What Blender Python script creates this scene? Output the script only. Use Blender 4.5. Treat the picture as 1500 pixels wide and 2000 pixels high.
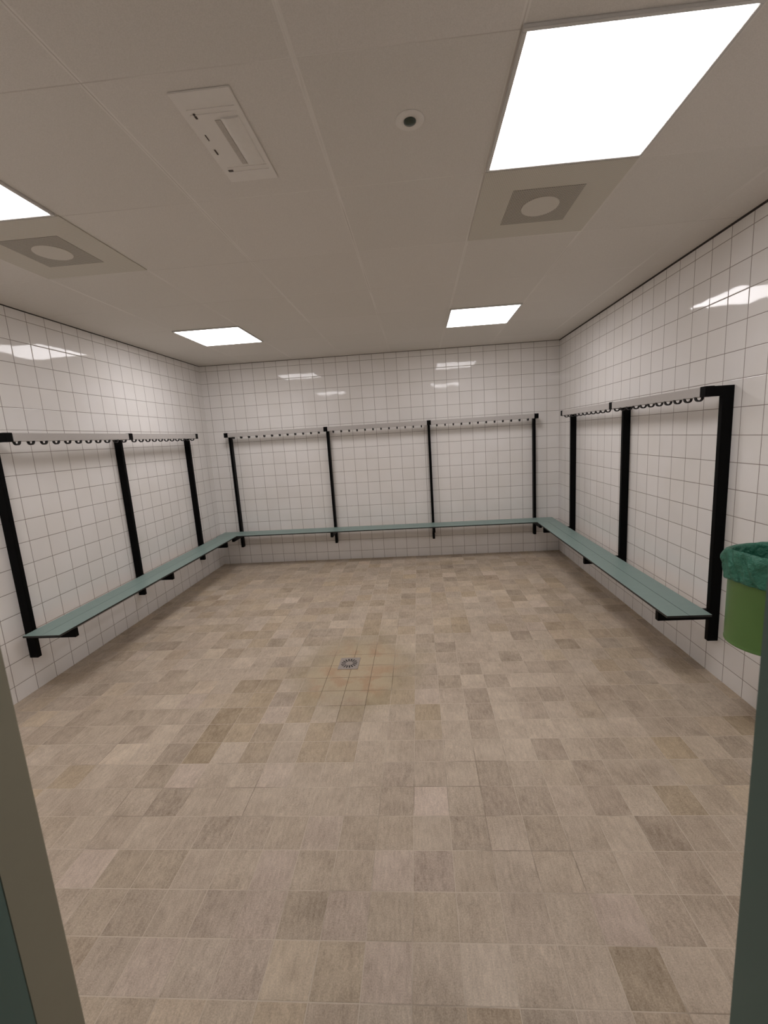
import bpy, bmesh, math, random
from mathutils import Vector, Matrix

# ------------------------------------------------------------------ scene
for o in list(bpy.data.objects):
    bpy.data.objects.remove(o, do_unlink=True)
S = bpy.context.scene
C = S.collection
S.view_settings.view_transform = 'Standard'
S.view_settings.look = 'None'
S.view_settings.gamma = 1.0
S.view_settings.use_curve_mapping = False
S.view_settings.exposure = 0.0

# room measures (metres): x right, y towards the camera is negative, z up
XR = 4.429          # right wall
H = 2.580           # ceiling
YF = -4.75          # inner face of the doorway wall
T = 0.15            # wall tile
PF = 0.109          # height of the cut bottom tile row
LAMP = 12.4

# ------------------------------------------------------------------ camera
cam = bpy.data.cameras.new('camera')
co = bpy.data.objects.new('camera', cam)
C.objects.link(co)
S.camera = co
cam.sensor_fit = 'VERTICAL'
cam.sensor_height = 24.0
cam.lens = 813.31 / 2000 * 24.0
cam.shift_x = -(768.36 - 750) / 2000
cam.shift_y = (983.23 - 1000) / 2000
cam.clip_start = 0.02
cam.dof.use_dof = True
cam.dof.focus_distance = 3.2
cam.dof.aperture_fstop = 3.4
rv = Vector((0.160807, 0.06141105, -0.05572441))
Rx = Matrix.Rotation(rv.length, 3, rv.normalized())
B0 = Matrix(((1, 0, 0), (0, 0, -1), (0, 1, 0)))
W2C = Rx @ B0                       # world -> x right, y down, z forward
FL = Matrix(((1, 0, 0), (0, -1, 0), (0, 0, -1)))
M = (FL @ W2C).transposed().to_4x4()
M.translation = Vector((2.68953, -5.29521, 1.56408))
co.matrix_world = M

# ------------------------------------------------------------------ world
w = bpy.data.worlds.new('world')
S.world = w
w.use_nodes = True
w.node_tree.nodes['Background'].inputs[0].default_value = (0.9, 0.95, 1.0, 1)
w.node_tree.nodes['Background'].inputs[1].default_value = 0.02

# ------------------------------------------------------------------ node helpers
class NT:
    def __init__(s, name):
        s.m = bpy.data.materials.new(name)
        s.m.use_nodes = True
        s.t = s.m.node_tree
        s.b = s.t.nodes['Principled BSDF']
    def n(s, ty, **k):
        x = s.t.nodes.new(ty)
        for a, v in k.items():
            setattr(x, a, v)
        return x
    def put(s, sock, v):
        if isinstance(v, bpy.types.NodeSocket):
            s.t.links.new(v, sock)
        else:
            sock.default_value = v
    def m1(s, op, a, b=None, c=None, clamp=False):
        x = s.n('ShaderNodeMath', operation=op)
        x.use_clamp = clamp
        s.put(x.inputs[0], a)
        if b is not None: s.put(x.inputs[1], b)
        if c is not None: s.put(x.inputs[2], c)
        return x.outputs[0]
    def pos(s):
        x = s.n('ShaderNodeTexCoord')
        y = s.n('ShaderNodeSeparateXYZ')
        s.t.links.new(x.outputs['Object'], y.inputs[0])
        return x.outputs['Object'], y.outputs[0], y.outputs[1], y.outputs[2]
    def step(s, v, a, b):
        x = s.n('ShaderNodeMapRange', interpolation_type='SMOOTHSTEP')
        s.put(x.inputs[0], v)
        x.inputs[1].default_value = a
        x.inputs[2].default_value = b
        return x.outputs[0]
    def lin(s, v, a, b, c, d):
        x = s.n('ShaderNodeMapRange')
        s.put(x.inputs[0], v)
        for i, q in enumerate((a, b, c, d)):
            s.put(x.inputs[1 + i], q)
        return x.outputs[0]
    def mix(s, f, a, b, blend='MIX'):
        x = s.n('ShaderNodeMix', data_type='RGBA', blend_type=blend)
        s.put(x.inputs[0], f)
        s.put(x.inputs[6], a)
        s.put(x.inputs[7], b)
        return x.outputs[2]
    def noise(s, vec, scale, detail=2.0, rough=0.5):
        x = s.n('ShaderNodeTexNoise')
        s.put(x.inputs['Vector'], vec)
        x.inputs['Scale'].default_value = scale
        x.inputs['Detail'].default_value = detail
        x.inputs['Roughness'].default_value = rough
        return x.outputs['Fac']
    def vec(s, a, b, c=0.0):
        x = s.n('ShaderNodeCombineXYZ')
        for i, q in enumerate((a, b, c)):
            s.put(x.inputs[i], q)
        return x.outputs[0]
    def white(s, v):
        x = s.n('ShaderNodeTexWhiteNoise', noise_dimensions='3D')
        s.put(x.inputs[0], v)
        return x.outputs['Value'], x.outputs['Color']
    def bump(s, h, dist=1.0, strength=1.0):
        x = s.n('ShaderNodeBump')
        x.inputs['Strength'].default_value = strength
        x.inputs['Distance'].default_value = dist
        s.put(x.inputs['Height'], h)
        s.t.links.new(x.outputs[0], s.b.inputs['Normal'])
    def grid(s, u, v, u0, v0, pu, pv):
        a = s.m1('DIVIDE', s.m1('SUBTRACT', u, u0), pu)
        b = s.m1('DIVIDE', s.m1('SUBTRACT', v, v0), pv)
        fa, fb = s.m1('FRACT', a), s.m1('FRACT', b)
        da = s.m1('MULTIPLY', s.m1('MINIMUM', fa, s.m1('SUBTRACT', 1.0, fa)), pu)
        db = s.m1('MULTIPLY', s.m1('MINIMUM', fb, s.m1('SUBTRACT', 1.0, fb)), pv)
        return fa, fb, s.m1('FLOOR', a), s.m1('FLOOR', b), da, db

def rgba(c):
    return (c[0], c[1], c[2], 1.0)

def plain(name, col, rough=0.5, metal=0.0, spec=0.5, nscale=0, namp=0.0, bump=0.0):
    t = NT(name)
    t.b.inputs['Roughness'].default_value = rough
    t.b.inputs['Metallic'].default_value = metal
    t.b.inputs['Specular IOR Level'].default_value = spec
    if nscale:
        p, x, y, z = t.pos()
        f = t.noise(p, nscale, 3.0)
        t.put(t.b.inputs['Base Color'],
              t.mix(f, rgba([c * (1 - namp) for c in col]), rgba([min(1, c * (1 + namp)) for c in col])))
        if bump:
            t.bump(f, bump)
    else:
        t.b.inputs['Base Color'].default_value = rgba(col)
    return t.m

def tile_mat(name, axis, u0):
    t = NT(name)
    p, x, y, z = t.pos()
    u = {'X': x, 'Y': y}[axis]
    fa, fb, ia, ib, da, db = t.grid(u, z, u0, PF, T, T)
    d = t.m1('MINIMUM', da, db)
    on = t.step(d, 0.0012, 0.0024)
    rnd, rc = t.white(t.vec(ia, ib, 3.7))
    sc = t.n('ShaderNodeSeparateColor')
    t.put(sc.inputs[0], rc)
    glaze = t.mix(rnd, (0.855, 0.828, 0.803, 1), (0.885, 0.858, 0.834, 1))
    glaze = t.mix(t.step(t.noise(p, 3.0, 3.0), 0.3, 0.7), glaze, t.mix(1.0, glaze, (0.965, 0.96, 0.945, 1), 'MULTIPLY'))
    gn = t.noise(p, 7.0, 3.0)
    grout = t.mix(gn, (0.20, 0.162, 0.142, 1), (0.38, 0.325, 0.29, 1))
    t.put(t.b.inputs['Base Color'], t.mix(on, grout, glaze))
    t.put(t.b.inputs['Roughness'], t.lin(on, 0, 1, 0.85, 0.045))
    t.b.inputs['Specular IOR Level'].default_value = 0.32
    edge = t.m1('MULTIPLY', t.step(d, 0.0008, 0.0040), 0.0007)
    tx = t.m1('MULTIPLY', t.m1('MULTIPLY', t.m1('SUBTRACT', fa, 0.5), t.m1('SUBTRACT', sc.outputs[0], 0.5)), 0.0011)
    tz = t.m1('MULTIPLY', t.m1('MULTIPLY', t.m1('SUBTRACT', fb, 0.5), t.m1('SUBTRACT', sc.outputs[1], 0.5)), 0.0011)
    wv = t.m1('MULTIPLY', t.noise(p, 11.0, 1.0), 0.00035)
    h = t.m1('ADD', t.m1('ADD', edge, wv), t.m1('ADD', tx, tz))
    t.bump(h, 1.0)
    return t.m

def floor_mat():
    t = NT('floor_tiles')
    p, x, y, z = t.pos()
    fa, fb, ia, ib, da, db = t.grid(x, y, FX0, FY0, FPX, FPY)
    at = t.n('ShaderNodeAttribute', attribute_name='tile_tone')
    sc = t.n('ShaderNodeSeparateColor')
    t.put(sc.inputs[0], at.outputs['Color'])
    tone, warm, pink = sc.outputs[0], sc.outputs[1], sc.outputs[2]
    rnd, rc = t.white(t.vec(ia, ib, 1.3))
    # every tile has its own direction and shift of the printed stone pattern
    off = t.n('ShaderNodeVectorMath', operation='MULTIPLY_ADD')
    t.put(off.inputs[0], rc); off.inputs[1].default_value = (7, 7, 7); t.put(off.inputs[2], p)
    q = off.outputs[0]
    big = t.noise(q, 9.0, 3.0, 0.6)
    mp = t.n('ShaderNodeMapping')
    t.put(mp.inputs[0], q)
    mp.inputs['Rotation'].default_value = (0, 0, 0.5)
    mp.inputs['Scale'].default_value = (90, 24, 1)
    fine = t.noise(mp.outputs[0], 1.0, 4.0, 0.65)
    speck = t.noise(q, 260.0, 2.0, 0.6)
    v = t.m1('ADD', tone, t.m1('MULTIPLY', t.m1('SUBTRACT', big, 0.5), 0.55))
    v = t.m1('ADD', v, t.m1('MULTIPLY', t.m1('SUBTRACT', fine, 0.5), 0.62))
    v = t.m1('ADD', v, t.m1('MULTIPLY', t.m1('SUBTRACT', speck, 0.5), 0.75), clamp=True)
    dark = (0.215, 0.158, 0.108, 1)
    lite = (0.79, 0.672, 0.535, 1)
    col = t.mix(v, dark, lite)
    col = t.mix(warm, col, t.mix(1.0, col, (0.965, 0.92, 0.81, 1), 'MULTIPLY'))
    col = t.mix(pink, col, t.mix(1.0, col, (1.02, 0.995, 1.03, 1), 'MULTIPLY'))
    # rust and lime stain round the drain
    dx = t.m1('SUBTRACT', x, 2.20)
    dy = t.m1('SUBTRACT', y, -2.66)
    r = t.m1('SQRT', t.m1('ADD', t.m1('MULTIPLY', t.m1('MULTIPLY', dx, dx), 1.2), t.m1('MULTIPLY', dy, dy)))
    r = t.m1('ADD', r, t.m1('MULTIPLY', t.m1('SUBTRACT', t.noise(p, 5.0, 3.0), 0.5), 0.40))
    st = t.m1('SUBTRACT', 1.0, t.step(r, 0.20, 0.46))
    rust = t.mix(t.step(t.noise(p, 8.0, 3.0), 0.45, 0.62), (0.58, 0.47, 0.31, 1), (0.53, 0.345, 0.21, 1))
    olive = t.m1('SUBTRACT', 1.0, t.step(r, 0.35, 0.62))
    col = t.mix(t.m1('MULTIPLY', olive, 0.45), col, (0.33, 0.27, 0.16, 1))
    col = t.mix(t.m1('MULTIPLY', st, 0.62), col, rust)
    # grout: light in places, dirty brown in others, darkest at the drain
    gx = t.step(da, 0.0008, 0.0019)
    gy = t.step(db, 0.0008, 0.0019)
    on = t.m1('MINIMUM', gx, gy)
    gn = t.step(t.noise(p, 2.6, 3.0), 0.30, 0.52)
    grout = t.mix(gn, (0.27, 0.21, 0.155, 1), (0.64, 0.545, 0.435, 1))
    dirt = t.m1('MAXIMUM', st, t.m1('SUBTRACT', 1.0, t.step(t.m1('ADD', t.m1('MULTIPLY', t.m1('ABSOLUTE', dx), 1.6),
                                                         t.m1('ABSOLUTE', t.m1('ADD', dy, 0.12))), 0.42, 0.62)))
    grout = t.mix(dirt, grout, (0.12, 0.08, 0.045, 1))
    t.put(t.b.inputs['Base Color'], t.mix(on, grout, col))
    t.put(t.b.inputs['Roughness'], t.lin(t.noise(p, 14.0, 2.0), 0, 1, 0.42, 0.66))
    t.b.inputs['Specular IOR Level'].default_value = 0.4
    h = t.m1('ADD', t.m1('MULTIPLY', t.step(t.m1('MINIMUM', da, db), 0.0006, 0.0034), 0.0007),
             t.m1('MULTIPLY', fine, 0.0005))
    t.bump(h, 1.0)
    return t.m

def ceiling_mat():
    t = NT('ceiling_panels')
    p, x, y, z = t.pos()
    fa, fb, ia, ib, da, db = t.grid(x, y, 0.61, -1.02, 0.6, 0.6)
    d = t.m1('MINIMUM', da, db)
    on = t.step(d, 0.0008, 0.0022)
    bar = t.m1('MULTIPLY', t.step(t.m1('SUBTRACT', da, 0.0), 0.0070, 0.0085), 1.0)
    rnd, rc = t.white(t.vec(ia, ib, 5.1))
    col = t.mix(rnd, (0.755, 0.718, 0.668, 1), (0.785, 0.745, 0.698, 1))
    sp = t.noise(p, 420.0, 2.0, 0.7)
    col = t.mix(t.step(sp, 0.35, 0.65), t.mix(1.0, col, (0.90, 0.90, 0.89, 1), 'MULTIPLY'), col)
    line = t.mix(t.step(t.noise(p, 1.7, 1.0), 0.4, 0.6), (0.60, 0.555, 0.505, 1), (0.83, 0.80, 0.75, 1))
    strip = t.mix(t.noise(p, 1.3, 1.0), (0.765, 0.728, 0.68, 1), (0.835, 0.80, 0.755, 1))
    col = t.mix(bar, strip, col)
    t.put(t.b.inputs['Base Color'], t.mix(on, line, col))
    t.b.inputs['Roughness'].default_value = 0.9
    t.b.inputs['Specular IOR Level'].default_value = 0.2
    h = t.m1('ADD', t.m1('MULTIPLY', t.step(d, 0.0, 0.004), 0.0008), t.m1('MULTIPLY', sp, 0.0004))
    t.bump(h, 1.0)
    return t.m

def perforated(name, base, hole, open_=0.33):
    t = NT(name)
    p, x, y, z = t.pos()
    s = 0.0075
    fa, fb, ia, ib, da, db = t.grid(x, y, 0.0, 0.0, s, s)
    cx = t.m1('MULTIPLY', t.m1('SUBTRACT', fa, 0.5), s)
    cy = t.m1('MULTIPLY', t.m1('SUBTRACT', fb, 0.5), s)
    r = t.m1('SQRT', t.m1('ADD', t.m1('MULTIPLY', cx, cx), t.m1('MULTIPLY', cy, cy)))
    k = t.step(r, open_ * s * 0.85, open_ * s * 1.1)
    t.put(t.b.inputs['Base Color'], t.mix(k, rgba(hole), rgba(base)))
    t.b.inputs['Roughness'].default_value = 0.6
    return t.m

def emit_mat(name, col, strength):
    t = NT(name)
    t.b.inputs['Base Color'].default_value = (0.8, 0.8, 0.8, 1)
    t.b.inputs['Emission Color'].default_value = rgba(col)
    t.b.inputs['Emission Strength'].default_value = strength
    t.b.inputs['Roughness'].default_value = 0.4
    return t.m

# ------------------------------------------------------------------ mesh helpers
def box(bm, x0, x1, y0, y1, z0, z1, bev=0.0):
    xs, ys, zs = sorted((x0, x1)), sorted((y0, y1)), sorted((z0, z1))
    v = [bm.verts.new((x, y, z)) for x in xs for y in ys for z in zs]
    fs = [(0, 1, 3, 2), (4, 6, 7, 5), (0, 4, 5, 1), (2, 3, 7, 6), (0, 2, 6, 4), (1, 5, 7, 3)]
    f = [bm.faces.new([v[i] for i in q]) for q in fs]
    if bev:
        es = list({e for q in f for e in q.edges})
        bmesh.ops.bevel(bm, geom=es, offset=bev, segments=2, affect='EDGES')
    return bm

def lathe(bm, prof, seg=48, cx=0, cy=0, cap0=False, cap1=False, fn=None):
    rings = []
    for i, (r, z) in enumerate(prof):
        ring = []
        for k in range(seg):
            a = 2 * math.pi * k / seg
            rr, zz = (r, z) if fn is None else fn(r, z, a, i)
            ring.append(bm.verts.new((cx + rr * math.cos(a), cy + rr * math.sin(a), zz)))
        rings.append(ring)
    for a, b in zip(rings, rings[1:]):
        for k in range(seg):
            bm.faces.new((a[k], a[(k + 1) % seg], b[(k + 1) % seg], b[k]))
    if cap0: bm.faces.new(list(reversed(rings[0])))
    if cap1: bm.faces.new(rings[-1])
    return bm

def mesh_obj(name, bm, mat, parent=None, smooth=False):
    bmesh.ops.recalc_face_normals(bm, faces=bm.faces)
    me = bpy.data.meshes.new(name)
    bm.to_mesh(me)
    bm.free()
    me.materials.append(mat)
    if smooth:
        for q in me.polygons: q.use_smooth = True
    o = bpy.data.objects.new(name, me)
    C.objects.link(o)
    if parent is not None: o.parent = parent
    return o

def thing(name, label, cat, loc=(0, 0, 0), rz=0.0, group=None):
    o = bpy.data.objects.new(name, None)
    C.objects.link(o)
    o.location = loc
    o.rotation_euler = (0, 0, rz)
    o.empty_display_size = 0.1
    tag(o, label, cat, group)
    return o

def tag(o, label, cat, group=None):
    o['label'] = label
    o['category'] = cat
    if group: o['group'] = group
    return o

def struct(name, bm, mat, label=None):
    o = mesh_obj(name, bm, mat)
    o['kind'] = 'structure'
    if label: o['label'] = label
    return o

def copy_thing(r, loc, label):
    n = r.copy()
    C.objects.link(n)
    n.location = loc
    n['label'] = label
    for ch in [c for c in bpy.data.objects if c.parent == r]:
        c = ch.copy()
        C.objects.link(c)
        c.parent = n
        for g in [q for q in bpy.data.objects if q.parent == ch]:
            d = g.copy()
            C.objects.link(d)
            d.parent = c
    return n

# ------------------------------------------------------------------ room shell
FX0, FY0, FPX, FPY = 2.005, -2.62, 0.1475, 0.1463
TONES = {}
TONE_ROWS = {
    -12: '-3:-.4,0,.2 -2:.6,0,.8 -1:.2,0,.2 0:.1,0,.6 1:.7,.5,0 2:-.2,.5,0 3:.2,0,.9 4:0,.1,.2 5:1.5,0,.1 6:.3,.1,.1 7:.2,.1,.1 8:-1.3,.6,0 9:.3,.1,.1',
    -11: '-5:0,.1,.2 -4:-.3,.2,0 -3:-.5,.1,.1 -2:-.3,.1,.2 -1:-.8,0,.5 0:0,0,.9 1:-.8,.2,0 2:.1,0,.9 3:-.1,.2,0 4:-.2,.3,0 5:0,.2,.1 6:-.2,.1,.3 7:0,.1,.1 8:.5,0,1 9:-.5,.1,.3 10:-.3,.1,.2',
    -10: '-6:0,.1,.2 -5:.8,0,1 -4:-.9,.3,0 -3:-.6,.3,0 -2:.1,.1,.2 -1:.2,.2,.1 0:.5,0,1 1:-.1,.2,.1 2:-.1,.2,.1 3:.6,0,.9 4:-.5,0,1 5:.1,.2,.1 6:.2,.1,.2 7:-.3,.2,.1 8:.2,.1,.1 9:0,.1,.2 10:-.4,.1,.3 11:-.2,.1,.2',
    -9: '-7:-.2,.2,.1 -6:.1,.1,.1 -5:-.4,.1,.2 -4:.1,.1,.1 -3:-.5,.1,.2 -2:-1,.1,.2 -1:-.6,.1,.2 0:-.4,.2,.1 1:0,0,.7 2:-.4,.2,.1 3:-.1,.2,.1 4:.1,.1,.1 5:-.8,.1,.2 6:.6,.1,.2 7:-.8,.2,.1 8:-.1,.1,.1 9:.3,.1,.1 10:-1.2,.1,.3 11:-.5,.1,.2',
    -8: '-8:.1,.1,.2 -7:-.4,.1,.2 -6:0,.1,.1 -5:0,.1,.1 -4:-1,.1,.2 -3:0,.1,.1 -2:.2,.1,.1 -1:0,.1,.1 0:.2,.1,.1 1:.2,.1,.1 2:.5,.1,.1 3:-.5,.1,.2 4:1.3,0,1 5:.2,.1,.1 6:-1.5,.1,.4 7:-.7,.1,.2 8:.5,.1,.3 9:-1,.1,.4 10:.3,.1,.1 11:-.7,.7,0 12:-.2,.2,.1',
    -7: '-9:-.2,.1,.1 -8:-.6,.8,0 -7:.3,.1,.1 -6:.1,.1,.1 -5:-1,.2,.1 -4:.9,0,.8 -3:-.1,.1,.1 -2:0,.1,.1 -1:.6,0,.5 0:.3,.1,.1 1:.5,.1,.1 2:.4,.1,.1 3:-.5,0,.3 4:-.4,.1,.2 5:.3,.1,.1 6:-.9,.1,.1 7:0,.1,.1 8:-.1,.2,.1 9:-.8,.1,.3 10:-.2,.1,.2 11:-.2,.1,.2 12:.5,.4,0 13:-.6,.2,.1',
    -6: '-9:.3,.1,.1 -8:-.2,.1,.2 -7:1.7,.2,.1 -6:.5,.1,.1 -5:-1.1,.1,.2 -4:-1.3,1,0 -3:.8,.1,.1 -2:-.7,.6,0 -1:.2,.1,.1 0:0,.7,0 1:-.2,.6,0 2:.4,.1,.1 3:.3,.1,.1 4:-.1,.1,.2 5:.7,.1,.1 6:.6,.1,.1 7:.9,.1,.1 8:-1,.1,.3 9:0,.1,.1 10:-.8,.1,.2 11:-.1,.3,.1 12:-.5,1,0 13:.7,.2,.1 14:-.8,.1,.1',
    -5: '-11:-.5,.1,.2 -10:-.6,.1,.2 -9:.2,.1,.1 -8:.1,.1,.1 -7:-.8,.1,.2 -6:.9,.1,.1 -5:-.6,.1,.2 -4:-1.6,1,0 -3:.1,.9,0 -2:-.9,.5,0 -1:.4,.1,.1 0:-.2,.8,0 1:-.3,.1,.2 2:.7,.1,.1 3:-.4,.1,.2 4:-.2,.5,0 5:.6,.1,.1 6:-.5,.1,.1 7:.7,.1,.1 8:1,.1,.1 9:.4,.1,.1 10:.5,.1,.1 11:.6,.1,.3 12:-.4,.1,.2 13:-.6,.1,.2',
    -4: '-11:.6,.1,.1 -10:-.8,.1,.2 -9:-.1,.1,.1 -8:0,.1,.1 -7:0,.1,.1 -6:.3,.1,.1 -5:-.5,.1,.1 -4:-1.5,1,0 -3:-.5,.9,0 -2:.4,0,.6 -1:0,.8,0 0:.7,.1,.1 1:-.3,.6,0 2:.8,.1,.1 3:.2,.1,.1 4:-1,.9,0 5:.7,.1,.1 6:-.9,.1,.4 7:.9,.1,.1 8:-.4,.1,.3 9:.9,.1,.2 10:-.2,.3,.1 11:-.1,.1,.1 12:-1,.1,.3 13:0,.1,.1',
    -3: '-4:.1,.6,0 -3:-.3,1,0 -2:-.6,0,.6 -1:0,1,0 0:.7,.1,.1 1:-.3,.1,.9 2:-.6,1,0 3:.2,.8,0 4:.6,0,.6 5:.2,.1,.3 6:-.8,.1,.3 7:.9,.1,.1 8:-.5,.1,.2 9:-.5,.1,.2 10:-.3,.1,.2',
    -2: '-5:0,.1,.1 -4:-1,.8,0 -3:-.9,.8,0 -2:.3,.1,.3 4:0,.1,.4 5:-.7,.2,.1 6:.9,.1,.1 7:-.8,.1,.2 8:.6,.1,.2 9:.7,.1,.2 10:.5,.1,.1 11:0,.1,.1',
    -1: '-7:.4,.1,.1 -6:.2,.1,.2 -5:.1,.1,.2 -4:.4,.1,.2 -3:-.3,.5,0 5:.2,.1,.2 6:-1,.1,.2 7:.7,.1,.1 8:.2,.1,.2 9:-.8,.1,.2 10:-.6,.1,.2',
    0: '-6:-.1,.1,.2 -5:1,.1,.2 -4:-.1,.1,.1 5:-.2,.1,.2 6:.1,.1,.2 7:.1,.1,.2 8:-1,.1,.1 9:.1,.1,.2',
    1: '-4:.2,.1,.2 5:-1,.1,.2 6:.2,.1,.2 7:.3,.1,.2 8:.4,.1,.2',
    2: '-5:-.4,.7,0 4:-.9,.2,.1 5:.5,.1,.1 6:0,.1,.1 7:0,.1,.1 8:1.1,.1,.1 9:-1.2,.1,.2 10:.3,.1,.1',
    3: '-7:-.4,.6,0 -1:-.7,.1,.1 1:-.8,.8,0 4:.6,.1,.1 5:-.2,.6,0 6:-.8,.8,0 7:.3,.1,.1',
    4: '-1:1,.1,.1 0:.2,.1,.1 1:-.8,.8,0 4:-.4,.2,.1 6:-.9,.9,0 8:-.4,.1,.2 9:-.6,.1,.2',
    5: '-1:-.5,.2,.1 -9:.7,.1,.1 -8:.5,.1,.1 7:1,.1,.1',
}
for _j, _row in TONE_ROWS.items():
    for _e in _row.split():
        _i, _v = _e.split(':')
        TONES[(int(_i), _j)] = tuple(float(q) for q in _v.split(','))

def make_floor():
    random.seed(11)
    bm = bmesh.new()
    lay = bm.faces.layers.float_color.new('tile_tone')
    x0, x1, y0, y1 = -0.05, XR + 0.05, -6.6, 0.05
    i0, i1 = math.floor((x0 - FX0) / FPX), math.floor((x1 - FX0) / FPX)
    j0, j1 = math.floor((y0 - FY0) / FPY), math.floor((y1 - FY0) / FPY)
    vs = {}
    def V(x, y):
        k = (round(x, 5), round(y, 5))
        if k not in vs: vs[k] = bm.verts.new((x, y, 0))
        return vs[k]
    for j in range(j0, j1 + 1):
        for i in range(i0, i1 + 1):
            a, b = max(x0, FX0 + i * FPX), min(x1, FX0 + (i + 1) * FPX)
            c, d = max(y0, FY0 + j * FPY), min(y1, FY0 + (j + 1) * FPY)
            if b - a < 1e-4 or d - c < 1e-4: continue
            f = bm.faces.new((V(a, c), V(b, c), V(b, d), V(a, d)))
            tone = 0.52 + random.gauss(0, 0.075)
            warm = max(0, random.gauss(0.25, 0.3))
            pink = max(0, random.gauss(0.1, 0.2))
            if (i, j) in TONES:
                tt = TONES[(i, j)]
                tone = 0.52 + 0.135 * tt[0] + random.gauss(0, 0.02)
                warm, pink = tt[1], tt[2]
            f[lay] = (min(1, max(0, tone)), min(1, warm), min(1, pink), 1)
    # slab underside
    box(bm, x0, x1, y0, y1, -0.12, -0.001)
    return struct('floor', bm, floor_mat())

make_floor()

bm = box(bmesh.new(), -0.1, 0, -6.6, 0, -0.1, H + 0.1)
struct('wall_left', bm, tile_mat('wall_tiles_left', 'Y', -0.112))
bm = box(bmesh.new(), XR, XR + 0.1, -6.6, 0, -0.1, H + 0.1)
struct('wall_right', bm, tile_mat('wall_tiles_right', 'Y', -0.055))
bm = box(bmesh.new(), -0.1, XR + 0.1, 0, 0.1, -0.1, H + 0.1)
struct('wall_back', bm, tile_mat('wall_tiles_back', 'X', 0.079))
bm = box(bmesh.new(), -0.1, XR + 0.1, -6.7, 0.1, H, H + 0.12)
struct('ceiling', bm, ceiling_mat())

# doorway wall: opening between DL and DR, 2.12 m high
DL, DR, DH, WT = 2.047, 3.137, 2.12, 0.12
bm = bmesh.new()
box(bm, 0, DL, YF - WT, YF, 0, H)
box(bm, DR + 0.04, XR, YF - WT, YF, 0, H)
box(bm, DL, DR + 0.04, YF - WT, YF, DH, H)
struct('wall_front', bm, tile_mat('wall_tiles_front', 'X', 0.079))
grey_paint = plain('grey_reveal_paint', (0.335, 0.315, 0.235), 0.6, nscale=6, namp=0.06)
teal_paint = plain('dark_teal_paint', (0.098, 0.172, 0.155), 0.45, nscale=4, namp=0.08)
corr = plain('corridor_plaster', (0.62, 0.60, 0.56), 0.8, nscale=3, namp=0.04)
# grey corner reveal on the left, dark teal steel frame behind it and on the right
struct('trim_1', box(bmesh.new(), DL - 0.06, DL + 0.004, YF - 0.07, YF + 0.004, 0, DH, 0.003), grey_paint,
       'grey painted corner strip lining the left side of the doorway')
bm = bmesh.new()
box(bm, DL - 0.05, DL + 0.006, YF - 0.30, YF - 0.07, 0, DH)
box(bm, DR, DR + 0.05, YF - 0.30, YF + 0.004, 0, DH)
box(bm, DL - 0.05, DR + 0.05, YF - 0.30, YF + 0.004, DH, DH + 0.05)
struct('door_1', bm, teal_paint, 'dark teal steel door frame round the doorway opening')
bm = bmesh.new()
box(bm, -0.1, XR + 0.1, -6.7, -6.6, -0.1, H + 0.1)
struct('wall_corridor', bm, corr)

# solid strips coloured dark for the gap's shade where ceiling meets walls
gap = plain('dark_gap_shade', (0.035, 0.028, 0.024), 0.8, nscale=9, namp=0.2)
gap2 = plain('soft_gap_shade', (0.16, 0.135, 0.115), 0.8, nscale=9, namp=0.2)
struct('trim_2', box(bmesh.new(), XR - 0.004, XR, YF, 0, H - 0.011, H), gap, 'strip painted dark for the gap shadow between ceiling and right wall')
struct('trim_3', box(bmesh.new(), 0, 0.003, YF, 0, H - 0.007, H), gap, 'strip painted dark for the gap shadow between ceiling and left wall')
struct('trim_4', box(bmesh.new(), 0, XR, -0.003, 0, H - 0.006, H), gap2, 'thin strip painted darker for the gap shadow between ceiling and back wall')

# ------------------------------------------------------------------ ceiling lights
frame_m = plain('light_frame_white', (0.62, 0.60, 0.57), 0.45, nscale=20, namp=0.03)
glow = emit_mat('light_diffuser', (1.0, 0.965, 0.98), LAMP)
def make_light(x, y, label):
    t = thing('ceiling_light', label, 'ceiling light', (x, y, H), 0, 'square panel lights in the ceiling')
    bm = bmesh.new()
    a, b = 0.297, 0.284
    for q in ((-a, a, b, a), (-a, a, -a, -b), (-a, -b, -b, b), (b, a, -b, b)):
        box(bm, q[0], q[1], q[2], q[3], -0.010, 0.0, 0.0015)
    mesh_obj('light_frame', bm, frame_m, t)
    mesh_obj('diffuser', box(bmesh.new(), -b, b, -b, b, -0.007, -0.001), glow, t)
    return t
LX1, LX2 = 0.912, 3.309
L0 = make_light(LX1, -1.315, 'square ceiling light farther back, near the left wall and back wall')
copy_thing(L0, (LX2, -1.31, H), 'square ceiling light farther back, right of centre over the back bench')
copy_thing(L0, (LX2, -3.738, H), 'largest square ceiling light, near the right wall at the top of the view')
copy_thing(L0, (LX1, -3.738, H), 'square ceiling light cut off by the left edge, beside a perforated vent')

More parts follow.
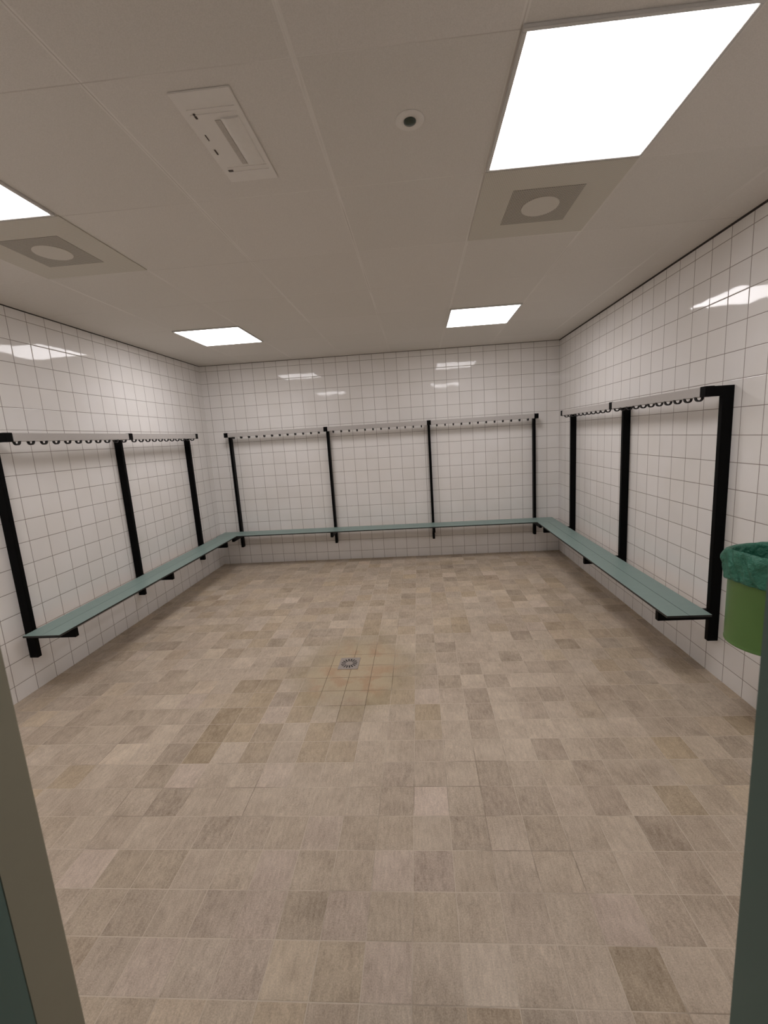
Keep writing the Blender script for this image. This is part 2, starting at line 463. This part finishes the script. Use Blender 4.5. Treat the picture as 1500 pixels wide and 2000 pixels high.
# ------------------------------------------------------------------ ceiling vents
vent_plate = perforated('vent_plate', (0.67, 0.63, 0.55), (0.46, 0.43, 0.36), 0.32)
vent_core = perforated('vent_core', (0.55, 0.51, 0.44), (0.16, 0.14, 0.11), 0.38)
vent_disc = plain('vent_disc', (0.66, 0.62, 0.55), 0.6, nscale=200, namp=0.06)
def make_vent(x, y, label):
    t = thing('ceiling_vent', label, 'air vent', (x, y, H), 0, 'perforated vents in the ceiling')
    mesh_obj('perforated_plate', box(bmesh.new(), -0.296, 0.296, -0.296, 0.296, -0.005, 0, 0.001), vent_plate, t)
    mesh_obj('duct_shade_panel', box(bmesh.new(), -0.153, 0.153, -0.148, 0.148, -0.0065, -0.0045), vent_core, t)  # flat panel, coloured darker for the shade of the duct behind
    bm = bmesh.new()
    lathe(bm, [(0.084, -0.006), (0.084, -0.0085), (0.080, -0.0095), (0.0, -0.0095)][:3], 48, cap0=True, cap1=True)
    mesh_obj('center_disc', bm, vent_disc, t)
    return t
V0 = make_vent(LX2, -3.135, 'square perforated ceiling vent directly behind the largest light')
copy_thing(V0, (LX1 + 0.005, -3.135, H), 'square perforated ceiling vent at left, behind the cut-off light')

# ------------------------------------------------------------------ emergency light and sensor
el_white = plain('emergency_housing', (0.80, 0.765, 0.718), 0.5, nscale=30, namp=0.03)
el_lens = plain('emergency_cover', (0.80, 0.765, 0.715), 0.25, nscale=60, namp=0.05)
el_dirt = plain('emergency_dirt', (0.10, 0.08, 0.07), 0.8, nscale=80, namp=0.4)
el_shade = plain('emergency_lens_shade', (0.52, 0.48, 0.435), 0.5, nscale=120, namp=0.18)
t = thing('emergency_light', 'flat rectangular white emergency light on the ceiling with dark marks', 'emergency light', (2.112, -3.747, H))
bm = box(bmesh.new(), -0.093, 0.093, -0.214, 0.214, -0.0045, 0, 0.002)
mesh_obj('housing', bm, el_white, t)
bm = bmesh.new()
# arched cover running along the housing
n = 14
prev = None
for k in range(n + 1):
    a = math.pi * k / n
    xx, zz = 0.044 + 0.030 * math.cos(a), -0.0045 - 0.007 * math.sin(a)
    cur = [bm.verts.new((xx, yy, zz)) for yy in (-0.108, 0.116)]
    if prev: bm.faces.new((prev[0], prev[1], cur[1], cur[0]))
    prev = cur
bm.verts.ensure_lookup_table()
bm.faces.new([bm.verts[2 * k] for k in range(n + 1)])
bm.faces.new([bm.verts[2 * k + 1] for k in range(n, -1, -1)])
mesh_obj('cover', bm, el_lens, t)
mesh_obj('lens_shade_strip', box(bmesh.new(), -0.006, 0.013, -0.100, 0.114, -0.0062, -0.0040, 0.0008), el_shade, t)  # strip coloured darker for the shading along the lens centre
for yy in (-0.148, -0.127, 0.127, 0.152):
    mesh_obj('end_rib', box(bmesh.new(), -0.070, 0.078, yy - 0.0014, yy + 0.0014, -0.0065, -0.004), el_white, t)
for (xx, yy, a, b) in ((-0.056, -0.123, 0.0035, 0.011), (-0.066, -0.030, 0.0016, 0.014), (-0.069, 0.040, 0.0028, 0.013), (-0.064, 0.144, 0.009, 0.0045)):
    mesh_obj('clip', box(bmesh.new(), xx - a, xx + a, yy - b, yy + b, -0.0065, -0.0040, 0.0008), el_dirt, t)

t = thing('ceiling_sensor', 'small round ceiling sensor with dark green lens, left of largest light', 'sensor', (2.717, -3.748, H))
bm = bmesh.new()
lathe(bm, [(0.048, 0.0), (0.046, -0.0022), (0.026, -0.0035), (0.022, -0.003)], 40, cap0=True, cap1=True)
mesh_obj('rosette', bm, plain('sensor_rosette', (0.79, 0.755, 0.705), 0.7, nscale=30, namp=0.02), t, True)
bm = bmesh.new()
lathe(bm, [(0.0205, -0.003), (0.020, -0.006), (0.014, -0.009), (0.006, -0.010)], 32, cap0=True, cap1=True)
mesh_obj('lens', bm, plain('sensor_lens', (0.035, 0.05, 0.035), 0.15), t, True)

# ------------------------------------------------------------------ coat racks with benches
black = plain('black_steel', (0.0022, 0.0022, 0.0023), 0.42, spec=0.08, nscale=40, namp=0.15)
alu = plain('grey_rail_paint', (0.50, 0.47, 0.445), 0.42, nscale=25, namp=0.04)
teal = plain('bench_laminate', (0.235, 0.325, 0.298), 0.40, spec=0.4, nscale=16, namp=0.07)
core = plain('laminate_core', (0.012, 0.013, 0.012), 0.5, nscale=30, namp=0.1)
hook_m = plain('black_hook_plastic', (0.010, 0.009, 0.009), 0.4, nscale=60, namp=0.1)

def hook_mesh():
    # U shaped strip hook: profile in local y-z, strip width along x
    bm = bmesh.new()
    pts = []
    w, dpt = 0.0185, 0.0165
    pts.append((-w - 0.0025, 0.003))
    for k in range(13):
        a = math.pi + math.pi * k / 12
        pts.append((w * math.cos(a), -0.004 + dpt * math.sin(a)))
    pts.append((w + 0.0025, 0.003))
    th, hw = 0.0076, 0.0075
    rows = []
    for i, (y, z) in enumerate(pts):
        a = pts[max(0, i - 1)]; b = pts[min(len(pts) - 1, i + 1)]
        tx, tz = b[0] - a[0], b[1] - a[1]
        l = math.hypot(tx, tz)
        nx, nz = -tz / l, tx / l
        rows.append([bm.verts.new((sx, y + s * nx * th / 2, z + s * nz * th / 2))
                     for sx, s in ((-hw, -1), (hw, -1), (hw, 1), (-hw, 1))])
    for a, b in zip(rows, rows[1:]):
        for k in range(4):
            bm.faces.new((a[k], a[(k + 1) % 4], b[(k + 1) % 4], b[k]))
    bm.faces.new(rows[0]); bm.faces.new(list(reversed(rows[-1])))
    bmesh.ops.recalc_face_normals(bm, faces=bm.faces)
    me = bpy.data.meshes.new('coat_hook')
    bm.to_mesh(me); bm.free()
    me.materials.append(hook_m)
    return me
HOOK = hook_mesh()

RZ0, RZ1, DEP = 1.676, 1.731, 0.157     # rail bottom, top, distance of its face from the wall
PZ0, BZ = 0.236, 0.436                  # post bottom, underside of the boards
def make_rack(label, loc, rz, posts, nh, b_in, b_out, bx0, bx1, joints, board_group=None):
    """local frame: x along the wall, wall at y=0, room towards -y"""
    t = thing('bench_with_coat_rack', label, 'bench with coat rack', loc, rz)
    PW, PD = 0.030, 0.060
    for px in posts:
        p = mesh_obj('post', box(bmesh.new(), px - PW / 2, px + PW / 2, -PD, -0.001, PZ0, RZ1, 0.0015), black, t)
        mesh_obj('rail_arm', box(bmesh.new(), px - PW / 2, px + PW / 2, -DEP + 0.045, -PD + 0.002, RZ0, RZ1, 0.0015), black, p)
        mesh_obj('end_cap', box(bmesh.new(), px - PW / 2 - 0.009, px + PW / 2 + 0.009, -DEP - 0.0015, -DEP + 0.047, RZ0 - 0.0005, RZ1 + 0.0015, 0.0015), black, p)
        mesh_obj('bench_arm', box(bmesh.new(), px - PW / 2, px + PW / 2, -(b_out - 0.004), -PD + 0.002, BZ - 0.062, BZ - 0.003, 0.0015), black, p)
        mesh_obj('mounting_plate', box(bmesh.new(), px - 0.055, px + 0.055, -(b_out - 0.012), -(b_in + 0.01), BZ - 0.004, BZ), black, p)
    for a, b in zip(posts, posts[1:]):
        a, b = a + PW / 2, b - PW / 2
        r = mesh_obj('coat_rail', box(bmesh.new(), a + 0.0095, b - 0.0095, -DEP, -DEP + 0.046, RZ0 + 0.002, RZ1 - 0.001, 0.002), alu, t)
        sp = 0.0986
        off = ((b - a) - sp * (nh - 1)) / 2
        for k in range(nh):
            h = bpy.data.objects.new('coat_hook', HOOK)
            C.objects.link(h)
            h.parent = r
            h.location = (a + off + k * sp, -DEP + 0.023, RZ0 + 0.002)
    # two long boards side by side with a narrow gap, black core showing on the edges
    mid = (b_in + b_out) / 2
    cuts = [bx0] + list(joints) + [bx1]
    for a, b in zip(cuts, cuts[1:]):
        for (y0, y1) in ((b_in, mid - 0.0015), (mid + 0.0015, b_out)):
            bd = mesh_obj('bench_board', box(bmesh.new(), a + 0.0006, b - 0.0006, -y1, -y0, BZ + 0.0122, BZ + 0.0135), teal, t)
            mesh_obj('board_core', box(bmesh.new(), a + 0.0006, b - 0.0006, -y1, -y0, BZ, BZ + 0.0122), core, bd)
    return t

# back wall: local x = world x
make_rack('longest black rack with hooks and teal bench, fixed along the back wall', (0, 0, 0), 0,
          [0.305, 1.567, 2.836, 4.113], 12, 0.062, 0.312, 0.095, 4.320, (1.567, 2.836))
# right wall: room lies towards -x, so local -y -> world -x : rotate -90 deg, local x -> world -y
make_rack('black rack with hooks and teal bench on the right wall, next to the green bin', (XR, 0, 0), -math.pi / 2,
          [0.545, 1.717, 2.836], 11, 0.110, 0.358, 0.3135, 2.948, (1.717,))
# left wall: rotate +90 deg, local x -> world +y
make_rack('black rack with hooks and teal bench standing along the left wall', (0, 0, 0), math.pi / 2,
          [-2.811, -1.692, -0.572], 11, 0.110, 0.358, -2.945, -0.3135, (-1.692,))

# ------------------------------------------------------------------ floor drain
steel = plain('drain_steel', (0.48, 0.425, 0.385), 0.42, metal=0.6, nscale=60, namp=0.1)
pit_shade = plain('drain_pit_shade', (0.010, 0.009, 0.008), 0.8, nscale=30, namp=0.2)
t = thing('floor_drain', 'square steel floor drain grate with radial slots in stained tiles', 'floor drain', (2.128, -2.594, 0))
drain = t
mesh_obj('drain_pit_shade', box(bmesh.new(), -0.066, 0.066, -0.066, 0.066, 0.0002, 0.0008), pit_shade, t)  # thin black sheet painting the dark depth under the slots
bm = box(bmesh.new(), -0.072, 0.072, -0.076, 0.076, 0.0012, 0.0030)
gme = bpy.data.meshes.new('grate_blank'); bm.to_mesh(gme); bm.free()
g0 = bpy.data.objects.new('grate_blank', gme); C.objects.link(g0)
bm = bmesh.new()
for k in range(16):
    a = 2 * math.pi * (k + 0.5) / 16
    ca, sa = math.cos(a), math.sin(a)
    vs = []
    for z in (-0.01, 0.02):
        for (r, s) in ((0.027, -0.0032), (0.062, -0.0058), (0.062, 0.0058), (0.027, 0.0032)):
            vs.append(bm.verts.new((r * ca - s * sa, r * sa + s * ca, z)))
    for q in ((3, 2, 1, 0), (4, 5, 6, 7), (0, 1, 5, 4), (1, 2, 6, 5), (2, 3, 7, 6), (3, 0, 4, 7)):
        bm.faces.new([vs[i] for i in q])
cme = bpy.data.meshes.new('slot_cutter'); bm.to_mesh(cme); bm.free()
c0 = bpy.data.objects.new('slot_cutter', cme); C.objects.link(c0)
md = g0.modifiers.new('b', 'BOOLEAN'); md.operation = 'DIFFERENCE'; md.object = c0; md.solver = 'EXACT'
bpy.context.view_layer.update()
dg = bpy.context.evaluated_depsgraph_get()
new = bpy.data.meshes.new_from_object(g0.evaluated_get(dg))
new.name = 'drain_grate'
new.materials.clear(); new.materials.append(steel)
for q in (g0, c0): bpy.data.objects.remove(q, do_unlink=True)
gr = bpy.data.objects.new('drain_grate', new); C.objects.link(gr); gr.parent = t
bm = bmesh.new()
for q in ((-0.076, 0.076, 0.076, 0.080), (-0.076, 0.076, -0.080, -0.076), (-0.076, -0.072, -0.080, 0.080), (0.072, 0.076, -0.080, 0.080)):
    box(bm, q[0], q[1], q[2], q[3], 0.0004, 0.0034)
mesh_obj('drain_frame', bm, steel, t)

drain.scale = (0.93, 0.93, 1.0)

# ------------------------------------------------------------------ waste bin with bag
olive = plain('green_bin_paint', (0.105, 0.215, 0.058), 0.38, nscale=7, namp=0.10)
inner = plain('dark_bin_inside', (0.02, 0.03, 0.018), 0.6, nscale=7, namp=0.10)
def bag_mat():
    t = NT('green_bin_bag')
    p, x, y, z = t.pos()
    f = t.noise(p, 22.0, 5.0, 0.6)
    t.put(t.b.inputs['Base Color'], t.mix(f, (0.012, 0.095, 0.060, 1), (0.048, 0.215, 0.142, 1)))
    t.b.inputs['Roughness'].default_value = 0.32
    t.bump(f, 0.022)
    return t.m
BR, BY = 0.155, -3.385
BXc = XR - 0.012 - BR
BB, BT = 0.505, 0.940
t = thing('waste_bin', 'round green waste bin hung on the right wall, lined with a bag', 'waste bin', (BXc, BY, BB))
bh = BT - BB
bm = bmesh.new()
lathe(bm, [(0.135, 0.006), (0.150, 0.0), (BR + 0.001, 0.003), (BR + 0.0015, 0.010), (BR - 0.0005, 0.016), (BR - 0.0005, 0.020),
           (BR, 0.026), (BR, bh - 0.008), (BR + 0.003, bh - 0.004), (BR, bh), (BR - 0.004, bh - 0.004),
           (BR - 0.004, 0.02)], 72, cap0=True, cap1=True)
bo = mesh_obj('bin_body', bm, olive, t, True)
mesh_obj('wall_bracket', box(bmesh.new(), BR - 0.004, BR + 0.011, -0.05, 0.05, bh * 0.35, bh * 0.8, 0.002), black, t)

# the bag: hangs inside, folds over the rim, crumpled
random.seed(5)
ph = [random.uniform(0, 6.28) for _ in range(12)]
def crumple(r, z, a, i):
    k = CR[i]
    dr = 0.0045 * math.sin(5 * a + ph[0] + 9 * z) + 0.0040 * math.sin(11 * a + ph[1] - 31 * z) + 0.003 * math.sin(19 * a + ph[2] + 57 * z) \
        + 0.0022 * math.sin(31 * a + ph[3] + 90 * z)
    dz = 0.006 * math.sin(3 * a + ph[4]) + 0.004 * math.sin(8 * a + ph[5]) + 0.0025 * math.sin(17 * a + ph[6])
    rr = r + k * dr
    if r > BR + 0.002:
        rr = max(rr, BR + 0.0035)
    # keep clear of the wall behind
    lim = (XR - 0.002 - BXc) / max(0.05, math.cos(a)) if math.cos(a) > 0.05 else 9
    return min(rr, lim), z + (dz if i != 0 else 0) * min(1, k) * (0.35 if 10 < i else 1.0) + (0.008 * math.sin(a * 2 + 1.0) if 10 < i < 20 else 0)
prof = []
CR = []
for (r, z, k) in [(0.03, 0.06, 1), (0.10, 0.065, 1), (0.128, 0.10, 1), (0.136, 0.16, .9), (0.137, 0.22, .8), (0.137, 0.28, .8), (0.138, 0.33, 0.7),
                  (0.139, 0.37, 0.6), (0.141, 0.40, 0.5), (0.144, 0.425, 0.3), (0.147, 0.438, 0.2),
                  (0.153, 0.445, 0.5), (0.158, 0.4485, 0.6), (0.1635, 0.445, 0.8), (0.1675, 0.436, 1), (0.170, 0.424, 1.2),
                  (0.171, 0.410, 1.3), (0.171, 0.396, 1.3), (0.170, 0.382, 1.3), (0.1695, 0.368, 1.2), (0.169, 0.354, 1.2), (0.1685, 0.340, 1.1),
                  (0.168, 0.328, 1.1), (0.168, 0.318, 1.0), (0.1665, 0.312, 0.9), (0.162, 0.311, 0.7), (0.159, 0.318, 0.3), (0.159, 0.335, 0.2)]:
    prof.append((r, z)); CR.append(k)
bm = bmesh.new()
lathe(bm, prof, 144, cap0=True, fn=crumple)
mesh_obj('bin_bag', bm, bag_mat(), t, True)
